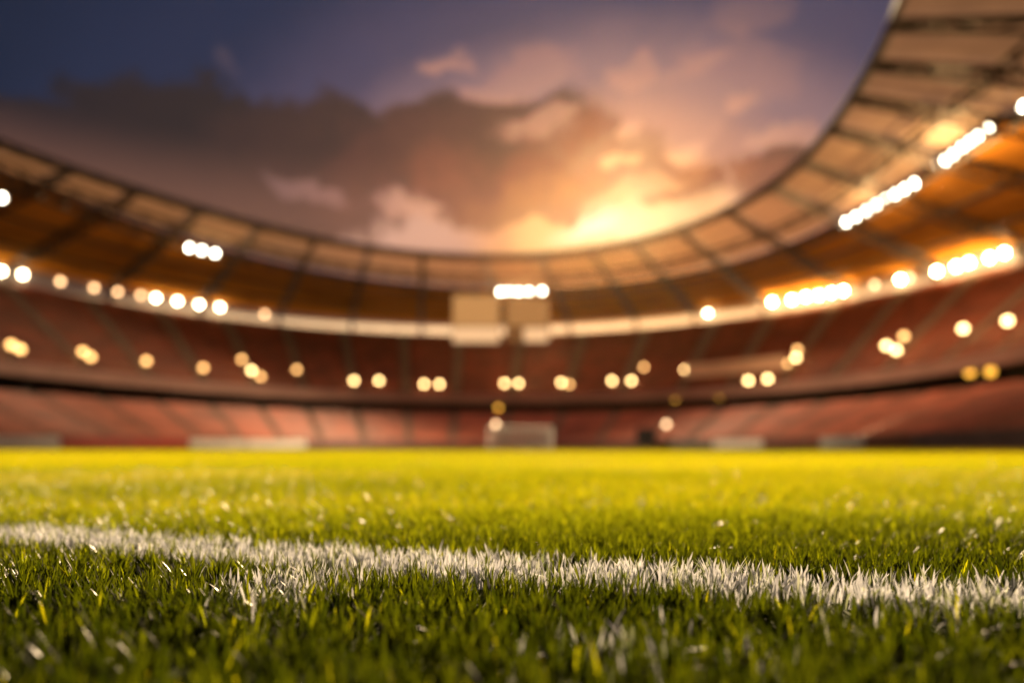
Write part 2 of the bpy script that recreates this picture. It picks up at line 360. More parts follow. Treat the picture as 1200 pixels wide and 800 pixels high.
# roof: lining over the rear, frosted sheets towards the pitch, trusses below both
mb = MB(); sweep(mb, P0, P1, lambda p: [(R_bd(p), Z_BD), (R_bk(p)+3.0, Z_TOP)], 1.5)
roof = spart(mb, 'roof', M_ceil)
R_mid = lambda p: R_in(p)+0.58*(R_bd(p)-R_in(p))
def rparts(mb, name, m): return mb.build(name, m, roof)
for i in range(len(RIBS)-1):
    a0, a1 = RIBS[i]+0.1, RIBS[i+1]-0.1
    mb = MB(); sweep(mb, a0, a1, lambda p: [(R_in(p)+0.3, Z_IN+0.45), (R_bd(p)-0.1, Z_BD+0.45), (R_bd(p)-0.1, Z_BD+0.49), (R_in(p)+0.3, Z_IN+0.49)], 1.5, True); rparts(mb, 'roof_sheet', M_panel)
for a in RIBS:
    mb = MB()
    i_, o_ = R_in(a), R_bk(a)-0.2
    zf = lambda r: (Z_IN+(Z_BD-Z_IN)*(r-i_)/(R_bd(a)-i_)) if r < R_bd(a) else Z_BD+(Z_TOP-Z_BD)*(r-R_bd(a))/(R_bk(a)+3-R_bd(a))
    N = 16; rr = [i_+(o_-i_)*j/N for j in range(N+1)]
    dep = lambda r: 0.5+0.9*min(1, (r-i_)/(R_bd(a)-i_))
    for j in range(N):
        for off in (-0.28, 0.28):
            d = Vector((math.cos(R(a)), -math.sin(R(a)), 0))*off
            mb.tube(pt(a, rr[j], zf(rr[j])-0.15)+d, pt(a, rr[j+1], zf(rr[j+1])-0.15)+d, 0.14, 6)
        mb.tube(pt(a, rr[j], zf(rr[j])-0.15-dep(rr[j])), pt(a, rr[j+1], zf(rr[j+1])-0.15-dep(rr[j+1])), 0.17, 6)
        u, v = (rr[j], rr[j+1]) if j % 2 else (rr[j+1], rr[j])
        mb.tube(pt(a, u, zf(u)-0.15), pt(a, v, zf(v)-0.15-dep(v)), 0.09, 5)
        mb.tube(pt(a, rr[j], zf(rr[j])-0.15), pt(a, rr[j], zf(rr[j])-0.15-dep(rr[j])), 0.09, 5)
    rparts(mb, 'roof_rib', M_steel)
def ring(rf, z, r, r2=None, dz=0.9, diag=True):
    mb = MB(); st = 1.6; n = int((P1-P0)/st); ps = [P0+(P1-P0)*i/n for i in range(n+1)]
    for i in range(n):
        a, c_ = ps[i], ps[i+1]
        mb.tube(pt(a, rf(a), z), pt(c_, rf(c_), z), r, 8)
        if diag:
            mb.tube(pt(a, rf(a), z-dz), pt(c_, rf(c_), z-dz), r*0.9, 6)
            mb.tube(pt(a, rf(a), z), pt(c_, rf(c_), z-dz) if i % 2 else pt(a, rf(a), z-dz), r*0.5, 5)
    return mb
rparts(ring(R_in, Z_IN+0.15, 0.26, dz=0.6), 'edge_ring', M_steel)
rparts(ring(R_mid, (Z_IN+Z_BD)/2-0.1, 0.20, dz=0.9), 'middle_ring', M_steel)
rparts(ring(lambda p: R_bd(p)-0.4, Z_BD-0.15, 0.26, dz=1.2), 'lamp_ring', M_steel)
for fr in (0.33, 0.66):
    rf = lambda p, fr=fr: R_bd(p)+(R_bk(p)-R_bd(p))*fr
    mb = MB(); n = 140; ps = [P0+(P1-P0)*i/n for i in range(n+1)]
    for i in range(n):
        a, c_ = ps[i], ps[i+1]; z = Z_BD+(Z_TOP-Z_BD)*fr-0.45
        mb.tube(pt(a, rf(a), z), pt(c_, rf(c_), z), 0.2, 6)
    rparts(mb, 'purlin', M_steel)
# ------------------------------------------------------------------ floodlight banks under the roof
def aim(frm, to):
    return (Vector(to)-Vector(frm)).to_track_quat('-Z', 'Y').to_matrix()
SPOTS = []
def flood_bank(label, lamps, target, watts, cone=40, spill=0, group='floodlight banks under the roof edge'):
    """lamps: list of (phi, z) along the lamp ring"""
    pc = sum(a for a, z in lamps)/len(lamps); zc = sum(z for a, z in lamps)/len(lamps)
    base = pt(pc, R_bd(pc)-1.0, zc)
    root = empty('floodlight_bank', base)
    tag(root, label, 'floodlights', group)
    loc = lambda v: Vector(v)-base
    rail, hang = MB(), MB()
    pts = [pt(a, R_bd(a)-0.75, z+0.1) for a, z in lamps]
    ext = (pts[-1]-pts[0]).normalized()*0.6 if len(pts) > 1 else Vector((0.6, 0, 0))
    rail.tube(loc(pts[0]-ext), loc(pts[-1]+ext), 0.09, 6); rail.tube(loc(pts[0]-ext-Vector((0, 0, .35))), loc(pts[-1]+ext-Vector((0, 0, .35))), 0.07, 6)
    for q in pts[::2]: hang.tube(loc(q), loc((q.x, q.y, Z_BD-0.35)), 0.05, 6)
    rail.build('rail', M_black, root); hang.build('hanger', M_black, root)
    for a, z in lamps:
        c = pt(a, R_bd(a)-1.0, z); rot = aim(c, target)
        hb = MB(); n = 16; prof = [(0.22, 0.42), (0.40, 0.22), (0.46, -0.06), (0.43, -0.06), (0.40, 0.0)]
        vs = [rot @ Vector((r*math.cos(2*math.pi*i/n), r*math.sin(2*math.pi*i/n), zz)) for r, zz in prof for i in range(n)]
        fs = [(j*n+i, j*n+(i+1) % n, (j+1)*n+(i+1) % n, (j+1)*n+i) for j in range(len(prof)-1) for i in range(n)]+[tuple(range(n))]
        hb.add(vs, fs); lamp = hb.build('lamp', M_black, root, loc(c))
        lb = MB(); rr = [(0.30, 0.04), (0.25, -0.04), (0.15, -0.08)]
        vs = [rot @ Vector((r*math.cos(2*math.pi*i/n), r*math.sin(2*math.pi*i/n), zz)) for r, zz in rr for i in range(n)]
        fs = [(j*n+i, j*n+(i+1) % n, (j+1)*n+(i+1) % n, (j+1)*n+i) for j in range(2) for i in range(n)]+[tuple(2*n+i for i in range(n))]
        lb.add(vs, fs); lb.build('lens', E_flood, lamp)
    if watts:
        ld = bpy.data.lights.new('flood_beam', 'SPOT'); ld.energy = watts; ld.color = (1.0, 0.72, 0.42)
        ld.spot_size = R(cone); ld.spot_blend = 1.0; ld.shadow_soft_size = 0.8
        lo = bpy.data.objects.new('flood_beam', ld); COL.objects.link(lo); lo.parent = root
        d = (Vector(target)-base).normalized(); lo.location = d*1.6+Vector((0, 0, -1.0))
        lo.rotation_euler = d.to_track_quat('-Z', 'Y').to_euler()
    if spill:
        ld = bpy.data.lights.new('flood_spill', 'POINT'); ld.energy = spill*EK; ld.color = (1.0, 0.60, 0.24); ld.shadow_soft_size = 0.5
        lo = bpy.data.objects.new('flood_spill', ld); COL.objects.link(lo); lo.parent = root
        lo.location = (Vector(target)-base).normalized()*1.5+Vector((0, 0, -2.2))
    return root
FL = 0.2*EK*2
flood_bank('single floodlight half cut off by the left edge of the picture', [(-66.0, 24.9)], (10, 60, 2), 0)
flood_bank('short bank of three floodlights under the left roof edge', [(-40.9, 26.5), (-39.1, 26.65), (-37.2, 26.75)], (27, 78, 0), 300e3*FL, 42, 1200)
flood_bank('bank of five floodlights over the two hanging screens', [(3.3, 27.05), (4.5, 27.15), (5.8, 27.05), (7.2, 27.12), (9.1, 27.12)], (0, 20, 0), 60e3*FL, 40, 2500)
flood_bank('long lower bank of eight floodlights under the right roof edge', [(53.8, 27.0), (55.5, 27.0), (57.3, 27.0), (59.1, 27.0), (60.8, 26.95), (62.5, 26.85), (64.2, 26.75), (66.0, 26.65)], (-50, 80, 3), 270e3*FL, 42, 4500)
flood_bank('upper right bank of seven floodlights, the one flaring brightest', [(69.9, 26.85), (71.3, 26.85), (72.6, 26.95), (73.9, 27.1), (75.1, 27.15), (76.2, 27.2), (77.8, 27.2)], (-2, 82, 2), 480e3*FL, 40, 8000)
flood_bank('single floodlight at the far right edge of the picture', [(82.0, 27.3)], (-40, 60, 2), 0)

# ------------------------------------------------------------------ lamps along the gallery behind the top row
def gallery_lamp(a, s, m, label, wide=0.36):
    r = R_bk(a)-0.75; z = Z_BK+0.2+2.2*s
    base = pt(a, r, z)
    root = empty('gallery_lamp', base, -R(a)); tag(root, label, 'lamp', 'lamps along the gallery under the roof')
    mb = MB(); mb.tube((0, 0.1, wide*0.8), (0, 0.1, Z_TOP-z+0.25), 0.04, 6); mb.tube((0, 0, wide*0.75), (0, 0, wide*0.98), 0.16, 10, 0.12); mb.tube((0, 0, wide*0.9), (0, 0.1, wide*1.0), 0.05, 6)
    mb.build('bracket', M_black, root)
    mb = MB(); mb.ball((0, 0, 0), wide, 12); mb.build('globe', m, root, smooth=True)
    return root
E_w, E_a = E_strip, E_stripdim
E_hot = emit('gallery_lamp_hot', (1.0, 0.66, 0.28), 170.0)
for a, s, m, lb in [
    (-54.0, .48, E_w, 'white gallery lamp at the left picture edge, left of its bright neighbour'),
    (-52.1, .55, E_w, 'bright white gallery lamp second from the left picture edge'),
    (-48.6, .59, E_a, 'amber gallery lamp nearest to the bright pair at the left edge'),
    (-45.3, .61, E_a, 'amber gallery lamp second after the bright left edge pair'),
    (-42.9, .64, E_a, 'amber gallery lamp third after the bright left edge pair'),
    (-40.5, .69, E_a, 'faintest amber gallery lamp, touching the first of four white lamps'),
    (-38.9, .68, E_w, 'first from the left of four white gallery lamps in a row'),
    (-36.6, .70, E_w, 'second from the left of four white gallery lamps in a row'),
    (-34.2, .70, E_w, 'third from the left of four white gallery lamps in a row'),
    (-31.9, .72, E_w, 'last on the right of four white gallery lamps in a row'),
    (-26.8, .62, E_a, 'lone amber gallery lamp to the right of the four white ones'),
    (28.3, .59, E_w, 'lone bright gallery lamp right of the screens before the glowing stretch'),
    (34.5, .80, E_a, 'amber gallery lamp starting the glowing stretch on the right'),
    (36.0, .73, E_w, 'white gallery lamp second in the glowing right stretch'),
    (38.3, .65, E_w, 'white gallery lamp third in the glowing right stretch'),
    (39.9, .67, E_w, 'white gallery lamp in the middle of the glowing right stretch'),
    (41.4, .61, E_w, 'white gallery lamp just past the middle of the glowing right stretch'),
    (42.8, .61, E_w, 'white gallery lamp next to last in the glowing right stretch'),
    (44.1, .59, E_w, 'last white gallery lamp closing the glowing right stretch'),
    (47.5, .55, E_a, 'amber gallery lamp alone after the glowing right stretch'),
    (50.2, .53, E_w, 'white gallery lamp left of the rightmost gallery clusters'),
    (51.1, .51, E_a, 'amber gallery lamp half behind a white one on the right'),
    (53.9, .51, E_w, 'large white gallery lamp below the right floodlight banks'),
    (55.8, .52, E_w, 'left lamp of a touching white gallery pair on the right'),
    (57.0, .56, E_w, 'right lamp of a touching white gallery pair on the right'),
    (58.9, .55, E_w, 'left lamp of the white gallery pair nearest the right edge'),
    (60.2, .61, E_w, 'right lamp of the white gallery pair nearest the right edge')]:
    gallery_lamp(a, s, E_hot if (m is E_w and a > 35) else m, lb)

# ------------------------------------------------------------------ lamps on posts among the upper rows
def up_surface(a, s): return upA(a)+(upB(a)-upA(a))*s, Z_FT-0.5+(Z_BK-Z_FT+0.5)*s
def post_lamp(base, rz, h, m, label, group, rad=0.36):
    root = empty('post_lamp', base, rz); tag(root, label, 'lamp', group)
    mb = MB(); mb.tube((0, 0, -0.35), (0, 0, h-rad*0.9), 0.06, 8); mb.tube((0, 0, -0.35), (0, 0, 0.12), 0.14, 8)
    mb.tube((0, 0, h-rad*1.05), (0, 0, h-rad*0.85), 0.12, 8, 0.17); mb.build('post', M_black, root)
    mb = MB(); mb.ball((0, 0, h), rad, 12); mb.build('globe', m, root, smooth=True)
    return root
G_up = 'post lamps among the upper rows'
E_1, E_2 = E_aisle, E_aisledim
for a, s, m, lb in [
    (-63.0, .074, E_2, 'upper amber post lamp of the blurred pair at the far left'),
    (-62.5, .045, E_2, 'lower amber post lamp of the blurred pair at the far left'),
    (-54.1, .104, E_2, 'upper amber post lamp of the second pair from the left'),
    (-53.7, .061, E_2, 'lower amber post lamp of the second pair from the left'),
    (-46.1, .090, E_2, 'single amber post lamp in the left upper tier below the white gallery lamps'),
    (-38.5, .084, E_2, 'dim amber post lamp left of the stepped trio in the left upper tier'),
    (-32.3, .239, E_2, 'highest post lamp of the stepped trio in the left upper tier'),
    (-31.7, .108, E_1, 'middle post lamp of the stepped trio in the left upper tier'),
    (-30.8, .044, E_2, 'lowest post lamp of the stepped trio in the left upper tier'),
    (-25.2, .166, E_2, 'single post lamp right of the stepped trio in the upper tier'),
    (-17.5, .067, E_1, 'post lamp left in the spaced pair well left of the screens'),
    (-13.9, .082, E_1, 'post lamp right in the spaced pair well left of the screens'),
    (-7.5, .057, E_1, 'larger left lamp of the touching pair left of the screens'),
    (-5.3, .061, E_1, 'smaller right lamp of the touching pair left of the screens'),
    (4.0, .081, E_1, 'left lamp of the touching pair above the goal'),
    (6.0, .080, E_1, 'right lamp of the touching pair above the goal'),
    (12.1, .083, E_1, 'bright post lamp just right of the goal, in front of an amber one'),
    (13.3, .058, E_2, 'amber post lamp behind the bright one just right of the goal'),
    (19.3, .085, E_1, 'left lamp of the level pair between the goal and the banner'),
    (22.1, .074, E_1, 'right lamp of the level pair between the goal and the banner'),
    (23.0, .247, E_2, 'amber post lamp raised above the level pair left of the banner'),
    (29.1, .175, E_1, 'post lamp at the left end of the pale banner'),
    (35.9, .155, E_1, 'post lamp in front of the middle of the pale banner'),
    (43.4, .129, E_2, 'amber lamp lowest of the cluster at the right end of the banner'),
    (44.1, .186, E_1, 'bright lamp in the cluster at the right end of the banner'),
    (43.5, .276, E_2, 'amber lamp highest of the cluster at the right end of the banner'),
    (56.3, .168, E_1, 'left lamp of the tight trio in the right upper tier'),
    (58.5, .106, E_1, 'lowest lamp of the tight trio in the right upper tier'),
    (57.6, .237, E_2, 'dim upper lamp of the tight trio in the right upper tier'),
    (65.5, .195, E_1, 'lone post lamp right of the trio in the right upper tier'),
    (71.0, .178, E_1, 'lone post lamp nearest the right picture edge')]:
    r, z = up_surface(a, s); post_lamp(pt(a, r, z), -R(a), 1.5, m, lb, G_up)
for a, lb in ((39.6, 'left lamp of the bright pair on the balcony rail below the banner'), (42.4, 'right lamp of the bright pair on the balcony rail below the banner')):
    post_lamp(pt(a, R_fa(a)-0.15, Z_FT+0.03), -R(a), 0.62, E_1, lb, 'rail lamps on the balcony')
for a, s, lb in ((3.8, .242, 'pale post lamp in the lower rows over the left goalpost'), (31.4, .174, 'pale post lamp in the lower rows above the dark crate')):
    post_lamp(pt(a, lowA(a)+(lowB(a)-lowA(a))*s, 0.9+(Z_LOW-0.9)*s), -R(a), 1.5, E_low, lb, 'post lamps in the lower rows')
for a, s, lb, rad in ((3.2, .40, 'dull amber lamp in the dark gap above the goal', .40), (28.5, .74, 'bright amber lamp in the dark gap below the banner end', .42), (34.7, .76, 'faint amber lamp in the dark gap under the banner', .40),
                 (69.5, .65, 'left faint amber lamp in the dark gap at the right', .40), (72.2, .57, 'right amber lamp in the dark gap at the right', .40)):
    z = Z_LOW+(Z_FB+1-Z_LOW)*s
    post_lamp(pt(a, R_fa(a)+2.0, Z_LOW-0.05+0.35), -R(a), z-Z_LOW-0.3, E_dim, lb, 'lamps in the dark gap between the tiers', rad)
#@@END_LIGHTS
# ------------------------------------------------------------------ hanging screens
def screen(x, y, z0, z1, w, label, dark_left):
    root = empty('hanging_screen', (x, y, z0)); tag(root, label, 'video screen', 'screens hung from the roof')
    h = z1-z0
    mb = MB(); mb.box((0, 0.25, h/2), (w, 0.4, h)); mb.build('cabinet', M_black, root)
    mb = MB(); zs = h*0.34
    mb.box((0, 0.0, (h+zs)/2+0.03), (w-0.2, 0.06, h-zs-0.2)); mb.build('upper_picture', E_scr_top2 if dark_left else E_scr_top, root)
    mb = MB()
    if dark_left: mb.box((w*0.19, 0.0, zs/2+0.02), (w*0.56, 0.06, zs-0.14))
    else: mb.box((0, 0.0, zs/2+0.02), (w-0.2, 0.06, zs-0.14))
    mb.build('lower_picture', E_scr_low, root)
    if dark_left:
        mb = MB(); mb.box((-w*0.30, 0.0, zs/2+0.02), (w*0.36, 0.06, zs-0.14)); mb.build('dark_picture', E_scr_dark, root)
    mb = MB()
    for sx_ in (-0.42, 0, 0.42): mb.tube((w*sx_, 0.25, h), (w*sx_, 0.25, Z_IN-0.5-z0), 0.05, 6)
    for sx_ in (-0.42, 0.42): mb.tube((w*sx_, 0.25, h+0.2), (w*0.0, 0.25, Z_IN-0.5-z0), 0.03, 6)
    mb.build('hanger', M_steel, root)
E_scr_top = emit('screen_tan', lin('#c08850'), 1.05)
E_scr_top2 = emit('screen_brown', lin('#b07a46'), 0.95)
E_scr_low = emit('screen_cream', lin('#f0bc88'), 1.1)
E_scr_dark = emit('screen_dark', lin('#86552e'), 0.9)
screen(-5.35, 102.0, 15.7, 22.9, 7.2, 'pale hanging screen left of the other, with a brighter lower strip', False)
screen(2.35, 102.0, 15.8, 22.4, 6.6, 'hanging screen under the middle floodlights with a darker left half', True)

# ------------------------------------------------------------------ banner over the upper rows
broot = empty('banner', (CX, CY, 0)); tag(broot, 'long pale blank banner stretched across the front rows of the upper tier', 'banner')
mb = MB(); sweep(mb, 29.6, 43.6, lambda p: [(upA(p)+2.3, 10.9), (upA(p)+2.3, 12.9), (upA(p)+2.36, 12.9), (upA(p)+2.36, 10.9)], 1.0, True)
mb.build('cloth', M_banner, broot, (-CX, -CY, 0))
for a in (29.7, 33.2, 36.6, 40.1, 43.5):
    mb = MB(); mb.tube(pt(a, upA(a)+2.45, 9.2), pt(a, upA(a)+2.45, 13.0), 0.05, 6); mb.build('pole', M_steel, broot, (-CX, -CY, 0))

# ------------------------------------------------------------------ boards round the pitch
def board(a0, a1, m, label, h=1.0):
    am = (a0+a1)/2; base = pt(am, R_ba(am)-2.5, 0)
    root = empty('pitch_board', base); tag(root, label, 'board', 'blank boards round the pitch')
    off = (-base.x, -base.y, 0)
    mb = MB(); sweep(mb, a0+0.12, a1-0.12, lambda p: [(R_ba(p)-2.5, 0.08), (R_ba(p)-2.42, h), (R_ba(p)-2.36, h), (R_ba(p)-2.44, 0.08)], 2.0, True); mb.build('panel', m, root, off)
    for q in (a0+0.8, am, a1-0.8):
        mb = MB()
        mb.tube(pt(q, R_ba(q)-2.35, h*0.9), pt(q, R_ba(q)-1.75, 0.0), 0.035, 6); mb.tube(pt(q, R_ba(q)-2.4, 0.06), pt(q, R_ba(q)-1.75, 0.03), 0.03, 6)
        mb.build('prop', M_steel, root, off)
for a0, a1, m, lb in [
    (-90, -75.3, M_board_white, 'white pitch board at the far left edge of the picture'),
    (-75.3, -63.4, M_board_red, 'red pitch board beside the white board at the far left'),
    (-63.4, -50.7, M_board_red, 'red pitch board ending at the long cream boards on the left'),
    (-50.7, -39.0, M_board_white, 'cream pitch board with a red board on its left'),
    (-39.0, -27.8, M_board_white, 'cream pitch board with a maroon board on its right'),
    (-27.8, -17.3, M_board_dark, 'maroon pitch board right of the cream boards on the left'),
    (-17.3, -7.1, M_board_dark, 'maroon pitch board second to the left of the goal'),
    (-7.1, 2.9, M_board_dark, 'maroon pitch board ending at the left goalpost'),
    (2.9, 13.7, M_board_dark, 'maroon pitch board seen through the goal net'),
    (13.7, 23.0, M_board_dark, 'maroon pitch board right beside the right goalpost'),
    (23.0, 32.8, M_board_dark, 'maroon pitch board behind the dark crate'),
    (32.8, 42.3, M_black, 'black pitch board between the crate and the short white board'),
    (42.3, 53.0, M_board_white, 'short white pitch board in the right half of the picture'),
    (53.0, 68.1, M_board_dark, 'maroon pitch board between the white and the pale grey board'),
    (68.1, 82.8, M_board_grey, 'pale grey pitch board in the right half of the picture'),
    (82.8, 95.0, M_board_dark, 'maroon pitch board right of the pale grey board')]:
    board(a0, a1, m, lb)

# ------------------------------------------------------------------ goal
GX, GY = 0.95, 80.0
groot = empty('goal', (GX, GY, 0)); tag(groot, 'white football goal with net at the far end of the pitch', 'goal')
hw, gh = 3.66, 2.44
for sx_ in (-1, 1):
    mb = MB(); mb.tube((sx_*hw, 0, 0), (sx_*hw, 0, gh+0.06), 0.085, 10); mb.build('post', M_white, groot)
mb = MB(); mb.tube((-hw-0.06, 0, gh), (hw+0.06, 0, gh), 0.08, 10); mb.build('crossbar', M_white, groot)
mb = MB()
for sx_ in (-1, 1):
    mb.tube((sx_*hw, 0.05, gh), (sx_*hw, 0.9, gh-0.05), 0.03, 6); mb.tube((sx_*hw, 0.9, gh-0.05), (sx_*hw, 2.0, 0.03), 0.03, 6); mb.tube((sx_*hw, 0.05, 0.03), (sx_*hw, 2.0, 0.03), 0.03, 6)
mb.tube((-hw, 2.0, 0.03), (hw, 2.0, 0.03), 0.03, 6)
mb.build('net_frame', M_white, groot)
mb = MB(); nr = 0.015
N = 60
def backp(t):
    return (0.9*t/0.3, gh-0.05*t/0.3) if t < 0.3 else (0.9+1.1*(t-0.3)/0.7, (gh-0.05)*(1-(t-0.3)/0.7)+0.03)
for i in range(N+1):
    x = -hw+2*hw*i/N
    for j in range(3):
        (y0, z0), (y1, z1) = [backp(q) for q in ((0.001, .3), (.3, .65), (.65, 1.0))[j]]
        mb.tube((x, y0, z0), (x, y1, z1), nr, 3)
for j in range(26):
    y0, z0 = backp(j/25); mb.tube((-hw, y0, z0), (hw, y0, z0), nr, 3)
for sx_ in (-1, 1):
    for j in range(1, 20):
        z = gh*j/20; ye = 0.9+1.1*(1-z/gh); mb.tube((sx_*hw, 0, z), (sx_*hw, ye, z), nr, 3)
    for j in range(1, 16):
        y = 2.0*j/16; zt = gh if y < 0.9 else gh*(1-(y-0.9)/1.1); mb.tube((sx_*hw, y, 0.02), (sx_*hw, y, zt), nr, 3)
mb.build('net', M_white, groot)

# ------------------------------------------------------------------ dark crate by the boards
cb = pt(30.6, R_ba(30.6)-3.6, 0)
croot = empty('equipment_crate', cb, -R(30.6)); tag(croot, 'dark equipment crate standing at the pitch edge right of the goal', 'crate')
mb = MB(); mb.box((0, 0, 1.30), (2.3, 1.1, 2.2)); mb.build('body', M_black, croot)
mb = MB(); mb.box((0, 0, 2.5), (2.4, 1.2, 0.18)); mb.build('lid', M_steel, croot)
mb = MB()
for z in (0.5, 1.2, 1.9): mb.box((0, -0.56, z), (2.3, 0.05, 0.07))
mb.build('rib', M_steel, croot)
for sx_ in (-0.95, 0.95):
    for sy_ in (-0.4, 0.4):
        mb = MB(); mb.tube((sx_-0.05, sy_, 0.1), (sx_+0.05, sy_, 0.1), 0.1, 10); mb.tube((sx_, sy_, 0.1), (sx_, sy_, 0.2), 0.05, 6); mb.build('castor', M_steel, croot)
#@@END_OBJECTS

# ------------------------------------------------------------------ turf
def leaf_mat(name, cols, transl, rough=0.32, tint_t=(1, 1, 1), white=False):
    m = bpy.data.materials.new(name); m.use_nodes = True; t = m.node_tree; t.nodes.clear(); k = NB(t)
    at = k.n('ShaderNodeAttribute', attribute_name='tint').outputs['Fac']
    col = k.ramp(at, cols, 1.0, 'LINEAR')
    pr = k.n('ShaderNodeBsdfPrincipled'); t.links.new(col, pr.inputs['Base Color'])
    pr.inputs['Roughness'].default_value = rough; pr.inputs['Specular IOR Level'].default_value = 0.26
    tr = k.n('ShaderNodeBsdfTranslucent')
    t.links.new(k.mix(1.0, col, (*tint_t, 1), 'MULTIPLY'), tr.inputs[0])
    ms = k.n('ShaderNodeMixShader'); ms.inputs[0].default_value = transl
    t.links.new(pr.outputs[0], ms.inputs[1]); t.links.new(tr.outputs[0], ms.inputs[2])
    o = k.n('ShaderNodeOutputMaterial'); t.links.new(ms.outputs[0], o.inputs[0]); return m
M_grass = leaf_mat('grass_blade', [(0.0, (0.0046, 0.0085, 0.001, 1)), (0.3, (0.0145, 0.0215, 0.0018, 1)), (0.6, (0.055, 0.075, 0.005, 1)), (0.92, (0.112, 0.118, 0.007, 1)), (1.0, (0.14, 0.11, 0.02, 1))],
                   0.55, 0.32, (5.2, 4.35, 0.8))  # dark stops carry the painted near shade, bright stops the far sunlight
M_paint = leaf_mat('painted_blade', [(0.0, (0.75, 0.77, 0.80, 1)), (0.75, (0.80, 0.82, 0.85, 1)), (0.85, (0.55, 0.58, 0.42, 1)), (1.0, (0.25, 0.32, 0.10, 1))], 0.35, 0.5, (0.8, 0.8, 0.82))

def bumps(x, y):
    return 0.35*(0.004*np.sin(3.1*x+1.2*y+0.5)+0.003*np.sin(7.3*y-4.1*x)+0.0025*np.sin(13*x+9*y+2)+0.0015*np.sin(29*x-17*y))
def blades(x, y, h, w, lean, ldir, face, seg, tint, z0=None):
    """flat tapering curved strips, one per root, as arrays"""
    n = len(x); z0 = np.zeros(n) if z0 is None else z0
    ts = np.linspace(0, 1, seg+1)[:-1]
    V = np.empty((n, seg*2+1, 3), np.float32)
    fx, fy = np.cos(face), np.sin(face); lx, ly = np.cos(ldir), np.sin(ldir)
    for i, tt in enumerate(ts):
        off = h*lean*(0.35*tt+0.65*tt*tt); zz = z0+h*tt*(1-0.35*lean*lean*tt)
        ww = w*0.5*(1.0-0.55*tt**2.2) if seg > 1 else w*0.5
        V[:, 2*i, 0] = x+lx*off-fx*ww; V[:, 2*i, 1] = y+ly*off-fy*ww; V[:, 2*i, 2] = zz
        V[:, 2*i+1, 0] = x+lx*off+fx*ww; V[:, 2*i+1, 1] = y+ly*off+fy*ww; V[:, 2*i+1, 2] = zz
    off = h*lean; zz = z0+h*(1-0.35*lean*lean)
    V[:, -1, 0] = x+lx*off; V[:, -1, 1] = y+ly*off; V[:, -1, 2] = zz
    q = [[2*i, 2*i+1, 2*i+3, 2*i+2] for i in range(seg-1)]
    base = (np.arange(n)*(seg*2+1))[:, None]
    quads = (base[:, :, None]+np.array(q, np.int64)[None]).reshape(-1, 4) if q else np.empty((0, 4), np.int64)
    tris = base+np.array([2*seg-2, 2*seg-1, 2*seg])[None]
    return V.reshape(-1, 3), quads, tris, np.repeat(tint, seg*2+1)
def blade_mesh(name, chunks, m):
    vs, qs, ts, tn = [], [], [], []; off = 0
    for V, q, t_, ti in chunks:
        vs.append(V); qs.append(q+off); ts.append(t_+off); tn.append(ti); off += len(V)
    V = np.concatenate(vs).astype(np.float32); Q = np.concatenate(qs); T = np.concatenate(ts); TN = np.concatenate(tn).astype(np.float32)
    me = bpy.data.meshes.new(name)
    me.vertices.add(len(V)); me.vertices.foreach_set('co', V.ravel())
    li = np.concatenate([Q.ravel(), T.ravel()]).astype(np.int32)
    me.loops.add(len(li)); me.loops.foreach_set('vertex_index', li)
    me.polygons.add(len(Q)+len(T))
    ls = np.concatenate([np.arange(len(Q))*4, len(Q)*4+np.arange(len(T))*3]).astype(np.int32)
    me.polygons.foreach_set('loop_start', ls)
    me.polygons.foreach_set('use_smooth', np.ones(len(Q)+len(T), bool))
    at = me.attributes.new('tint', 'FLOAT', 'POINT'); at.data.foreach_set('value', TN)
    me.update(calc_edges=True)
    return link(name, me, m)
